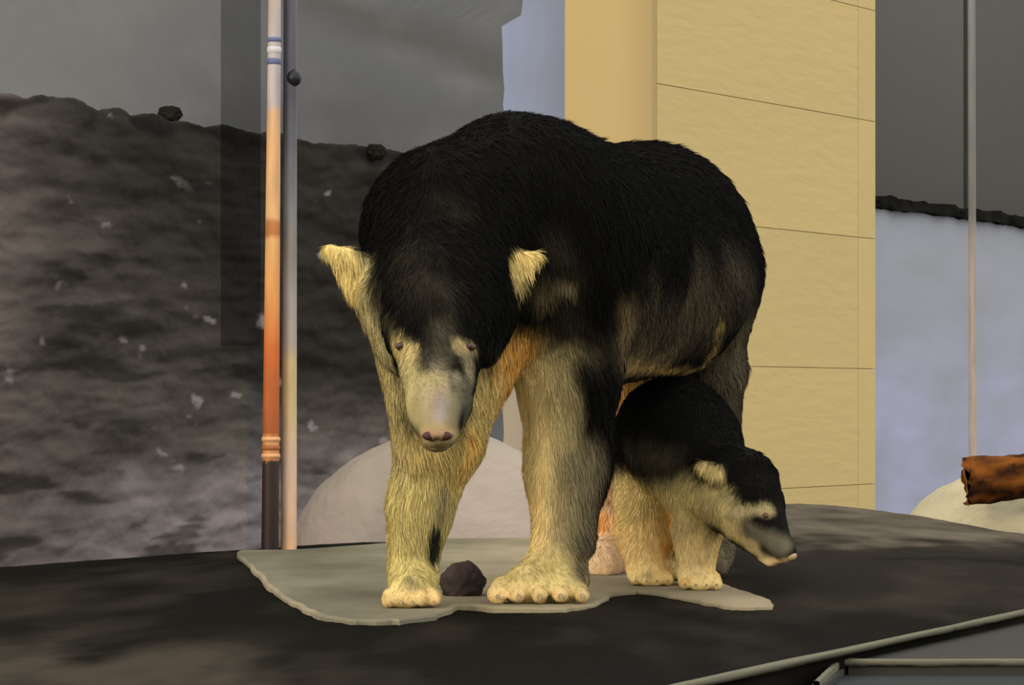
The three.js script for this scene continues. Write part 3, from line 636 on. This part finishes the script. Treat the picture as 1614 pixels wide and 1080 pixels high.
    [P(806, 418, 7.74), P(842, 410, 7.78), 0.032, 0.016, [198, 174, 108], 1], [P(818, 430, 7.72), P(821, 455, 7.72), 0.024, 0.014, [192, 168, 106], 1],
  ], 0.04);
  color(g, paint);
  const t = thing('bear', 'large dark backed bear with straw coloured legs and face standing head down', 'bear', [0, 0, 0]);
  part('body', g, furMat, t);
  const nose = P(689, 690, 7.28);
  fur(g, paint, 150000, 11, 0.034, [0.25, -1, -0.35], t, (x, y, z) => clamp(Math.hypot(x - nose[0], y - nose[1], z - nose[2]) * 2.4 - 0.05, 0.12, 1) * lerp(0.3, 1, sstep(0.03, 0.2, y)));
  for (const [px, py] of [[633, 546], [740, 547]]) {     // eyes found on the surface
    let d = 7.2, q = P(px, py, d); while (field(...q) > 0.004 && d < 8) { d += 0.002; q = P(px, py, d); }
    const e = part('eye', new THREE.SphereGeometry(0.016, 20, 14), eyeMat, t); e.position.set(q[0], q[1], q[2] - 0.008); e.scale.set(1.05, 0.7, 0.75);
    const pu = part('pupil', new THREE.SphereGeometry(0.008, 14, 10), mat(C(36, 22, 14), 0.4), e); pu.position.set(0, 0, 0.0105);
  }
  {
    let d = 7.1, q = P(689, 686, d); while (field(...q) > 0.004 && d < 8) { d += 0.002; q = P(689, 686, d); }
    const sh = new THREE.SphereGeometry(0.042, 32, 20), p = sh.attributes.position;
    for (let i = 0; i < p.count; i++) { const x = p.getX(i) / 0.042, y = p.getY(i) / 0.042; p.setXYZ(i, p.getX(i) * (1 + 0.12 * y), p.getY(i) * 0.42 * (1 - 0.35 * Math.exp(-x * x * 18) * (y < 0 ? 1 : 0)), p.getZ(i) * 0.6); }
    sh.computeVertexNormals();
    const n = part('nose', sh, noseMat, t); n.position.set(q[0], q[1], q[2] - 0.018);
    for (const s of [-1, 1]) { const h = part('nostril', new THREE.SphereGeometry(0.011, 14, 10), mat(C(58, 26, 20), 0.6), n); h.position.set(s * 0.022, -0.002, 0.0165); h.scale.set(1.35, 1.0, 0.7); }
  }
  for (const [x, z] of rt) claw(t, [x, 0.036, z + 0.02], [0, -0.35, 1], 0.035);
  for (const [x, z] of lt) claw(t, [x, 0.032, z + 0.016], [0, -0.35, 1], 0.03);
}

// ---- the cub
{
  const FY = 0.012, bones = [];
  const add = (a, b, ra, rb, k) => bones.push(bone(a, b, ra, rb, k));
  add(P(1062, 688, 9.0), P(1080, 705, 8.78), 0.185, 0.165, 0.05);
  add(P(1080, 705, 8.78), P(1100, 735, 8.68), 0.16, 0.13, 0.05);
  add(P(1105, 745, 8.66), P(1150, 772, 8.56), 0.125, 0.118, 0.05);
  add(P(1166, 776, 8.52), P(1178, 795, 8.48), 0.122, 0.105, 0.04);
  add(P(1190, 808, 8.44), P(1236, 868, 8.36), 0.080, 0.034, 0.04);
  add(P(1178, 830, 8.46), P(1215, 880, 8.4), 0.060, 0.026, 0.03);
  add(P(1128, 752, 8.43), P(1104, 738, 8.43), 0.026, 0.018, 0.02); add(P(1132, 740, 8.43), P(1112, 736, 8.43), 0.02, 0.014, 0.02);
  add(P(1190, 735, 8.64), P(1194, 726, 8.65), 0.026, 0.02, 0.02);
  // near foreleg, far foreleg, near hind leg, far hind leg
  const a1 = gy(P(1097, 900, 8.66), 0), a2 = gy(P(1100, 900, 8.88), 0), b1 = gy(P(1020, 905, 8.86), 0), b2 = gy(P(1050, 900, 9.12), 0);
  add(P(1095, 745, 8.7), P(1098, 830, 8.66), 0.1, 0.072, 0.05); add(P(1098, 830, 8.66), [a1[0], 0.06, a1[2]], 0.068, 0.055, 0.03);
  add(P(1105, 760, 8.84), P(1098, 850, 8.88), 0.09, 0.06, 0.04); add(P(1098, 850, 8.88), [a2[0], 0.06, a2[2]], 0.058, 0.05, 0.03);
  add(P(1025, 745, 9.0), P(1014, 840, 8.92), 0.115, 0.082, 0.05); add(P(1014, 840, 8.92), [b1[0] - 0.005, 0.06, b1[2]], 0.075, 0.06, 0.03);
  add(P(1055, 770, 9.15), P(1052, 850, 9.12), 0.1, 0.07, 0.05); add(P(1052, 850, 9.12), [b2[0], 0.06, b2[2]], 0.06, 0.05, 0.03);
  const toes = [];
  for (const [q, w] of [[a1, 0.06], [a2, 0.05], [b1, 0.062], [b2, 0.05]]) {
    add([q[0], 0.05, q[2]], [q[0] + 0.01, 0.04, q[2] + 0.05], 0.05, 0.036, 0.02);
    for (let i = 0; i < 4; i++) { const x = q[0] + 0.01 + (i - 1.5) * w * 0.52, z = q[2] + 0.075 - 0.008 * Math.abs(i - 1.5); add([x, 0.036, z - 0.03], [x, 0.03, z], 0.019, 0.017, 0.01); toes.push([x, z]); }
  }
  add(P(1050, 700, 9.22), P(1052, 730, 9.24), 0.03, 0.02, 0.02);
  const field = makeField(bones, 0.04, furDetail(0.7));
  const g = surfaceNets(field, [0.25, -0.02, -1.5], [0.95, 0.72, -0.2], 0.0058, FY);
  const S = onto(field, 8.0);
  const paint = shadedCoat([10, 9, 6], [  // cub fur colour, inverted shade painted into belly, legs and jaw
    [S(985, 710), S(1050, 725), 0.035, 0.06, [66, 59, 44], 0.95],
    [P(985, 850, 8.9), P(1100, 850, 8.8), 0.2, 0.05, [212, 190, 130], 1],
    [P(1000, 890, 8.9), P(1105, 890, 8.8), 0.19, 0.05, [222, 192, 128], 1],
    [P(1095, 860, 8.65), P(1100, 915, 8.6), 0.10, 0.04, [216, 190, 130], 1],
    [S(1000, 785), S(1085, 800), 0.075, 0.04, [190, 168, 110], 1],
    [S(1085, 785), S(1130, 800), 0.06, 0.04, [192, 172, 114], 1],
    [S(1056, 815), S(1053, 870), 0.014, 0.022, [208, 142, 52], 1],  // painted shading between the legs, in orange
    [S(1085, 912), S(1075, 916), 0.010, 0.016, [200, 152, 84], 0.8],
    [S(1012, 908), S(1020, 908), 0.01, 0.016, [96, 86, 62], 0.7],
    [S(1102, 742), S(1130, 746), 0.022, 0.016, [184, 162, 106], 1],
    [S(1125, 800), S(1175, 850), 0.04, 0.025, [172, 154, 104], 1],
    [S(1165, 804), S(1212, 804), 0.018, 0.016, [150, 136, 96], 1],
    [S(1180, 838), S(1232, 862), 0.03, 0.02, [82, 77, 62], 1],
    [S(1180, 862), S(1204, 884), 0.018, 0.016, [150, 134, 94], 1],
    [S(1150, 846), S(1195, 886), 0.016, 0.012, [204, 170, 110], 1],
    [S(1200, 888), S(1240, 888), 0.016, 0.012, [206, 178, 128], 1],
    [S(1246, 872), S(1250, 884), 0.014, 0.012, [190, 164, 118], 0.95],
    [S(1140, 778), S(1155, 788), 0.008, 0.016, [118, 106, 78], 0.7],
  ], 0.025);
  color(g, paint);
  const t = thing('bear_cub', 'small bear cub with a dark back and straw legs sniffing beside the large bear', 'bear cub', [0, 0, 0]);
  part('body', g, furMat, t);
  const nose = P(1250, 876, 8.36);
  fur(g, paint, 45000, 12, 0.026, [-0.1, -1, -0.35], t, (x, y, z) => clamp(Math.hypot(x - nose[0], y - nose[1], z - nose[2]) * 3.5 - 0.05, 0.12, 1) * lerp(0.35, 1, sstep(0.03, 0.14, y)));
  let d = 8.1, q = P(1207, 813, d); while (field(...q) > 0.003 && d < 9) { d += 0.002; q = P(1207, 813, d); }
  const e = part('eye', new THREE.SphereGeometry(0.009, 18, 12), mat(C(84, 54, 38), 0.5), t); e.position.set(q[0], q[1], q[2] - 0.005);
  d = 8.1; q = P(1247, 877, d); while (field(...q) > 0.004 && d < 9) { d += 0.002; q = P(1247, 877, d); }
  const n = part('nose', new THREE.SphereGeometry(0.018, 20, 14), mat(C(168, 142, 102), 0.7), t); n.position.set(q[0], q[1], q[2] - 0.016); n.scale.set(1, 0.75, 0.8);
  for (const [x, z] of toes) claw(t, [x, 0.03, z + 0.012], [0, -0.35, 1], 0.02);
}

renderer.render(scene, camera);
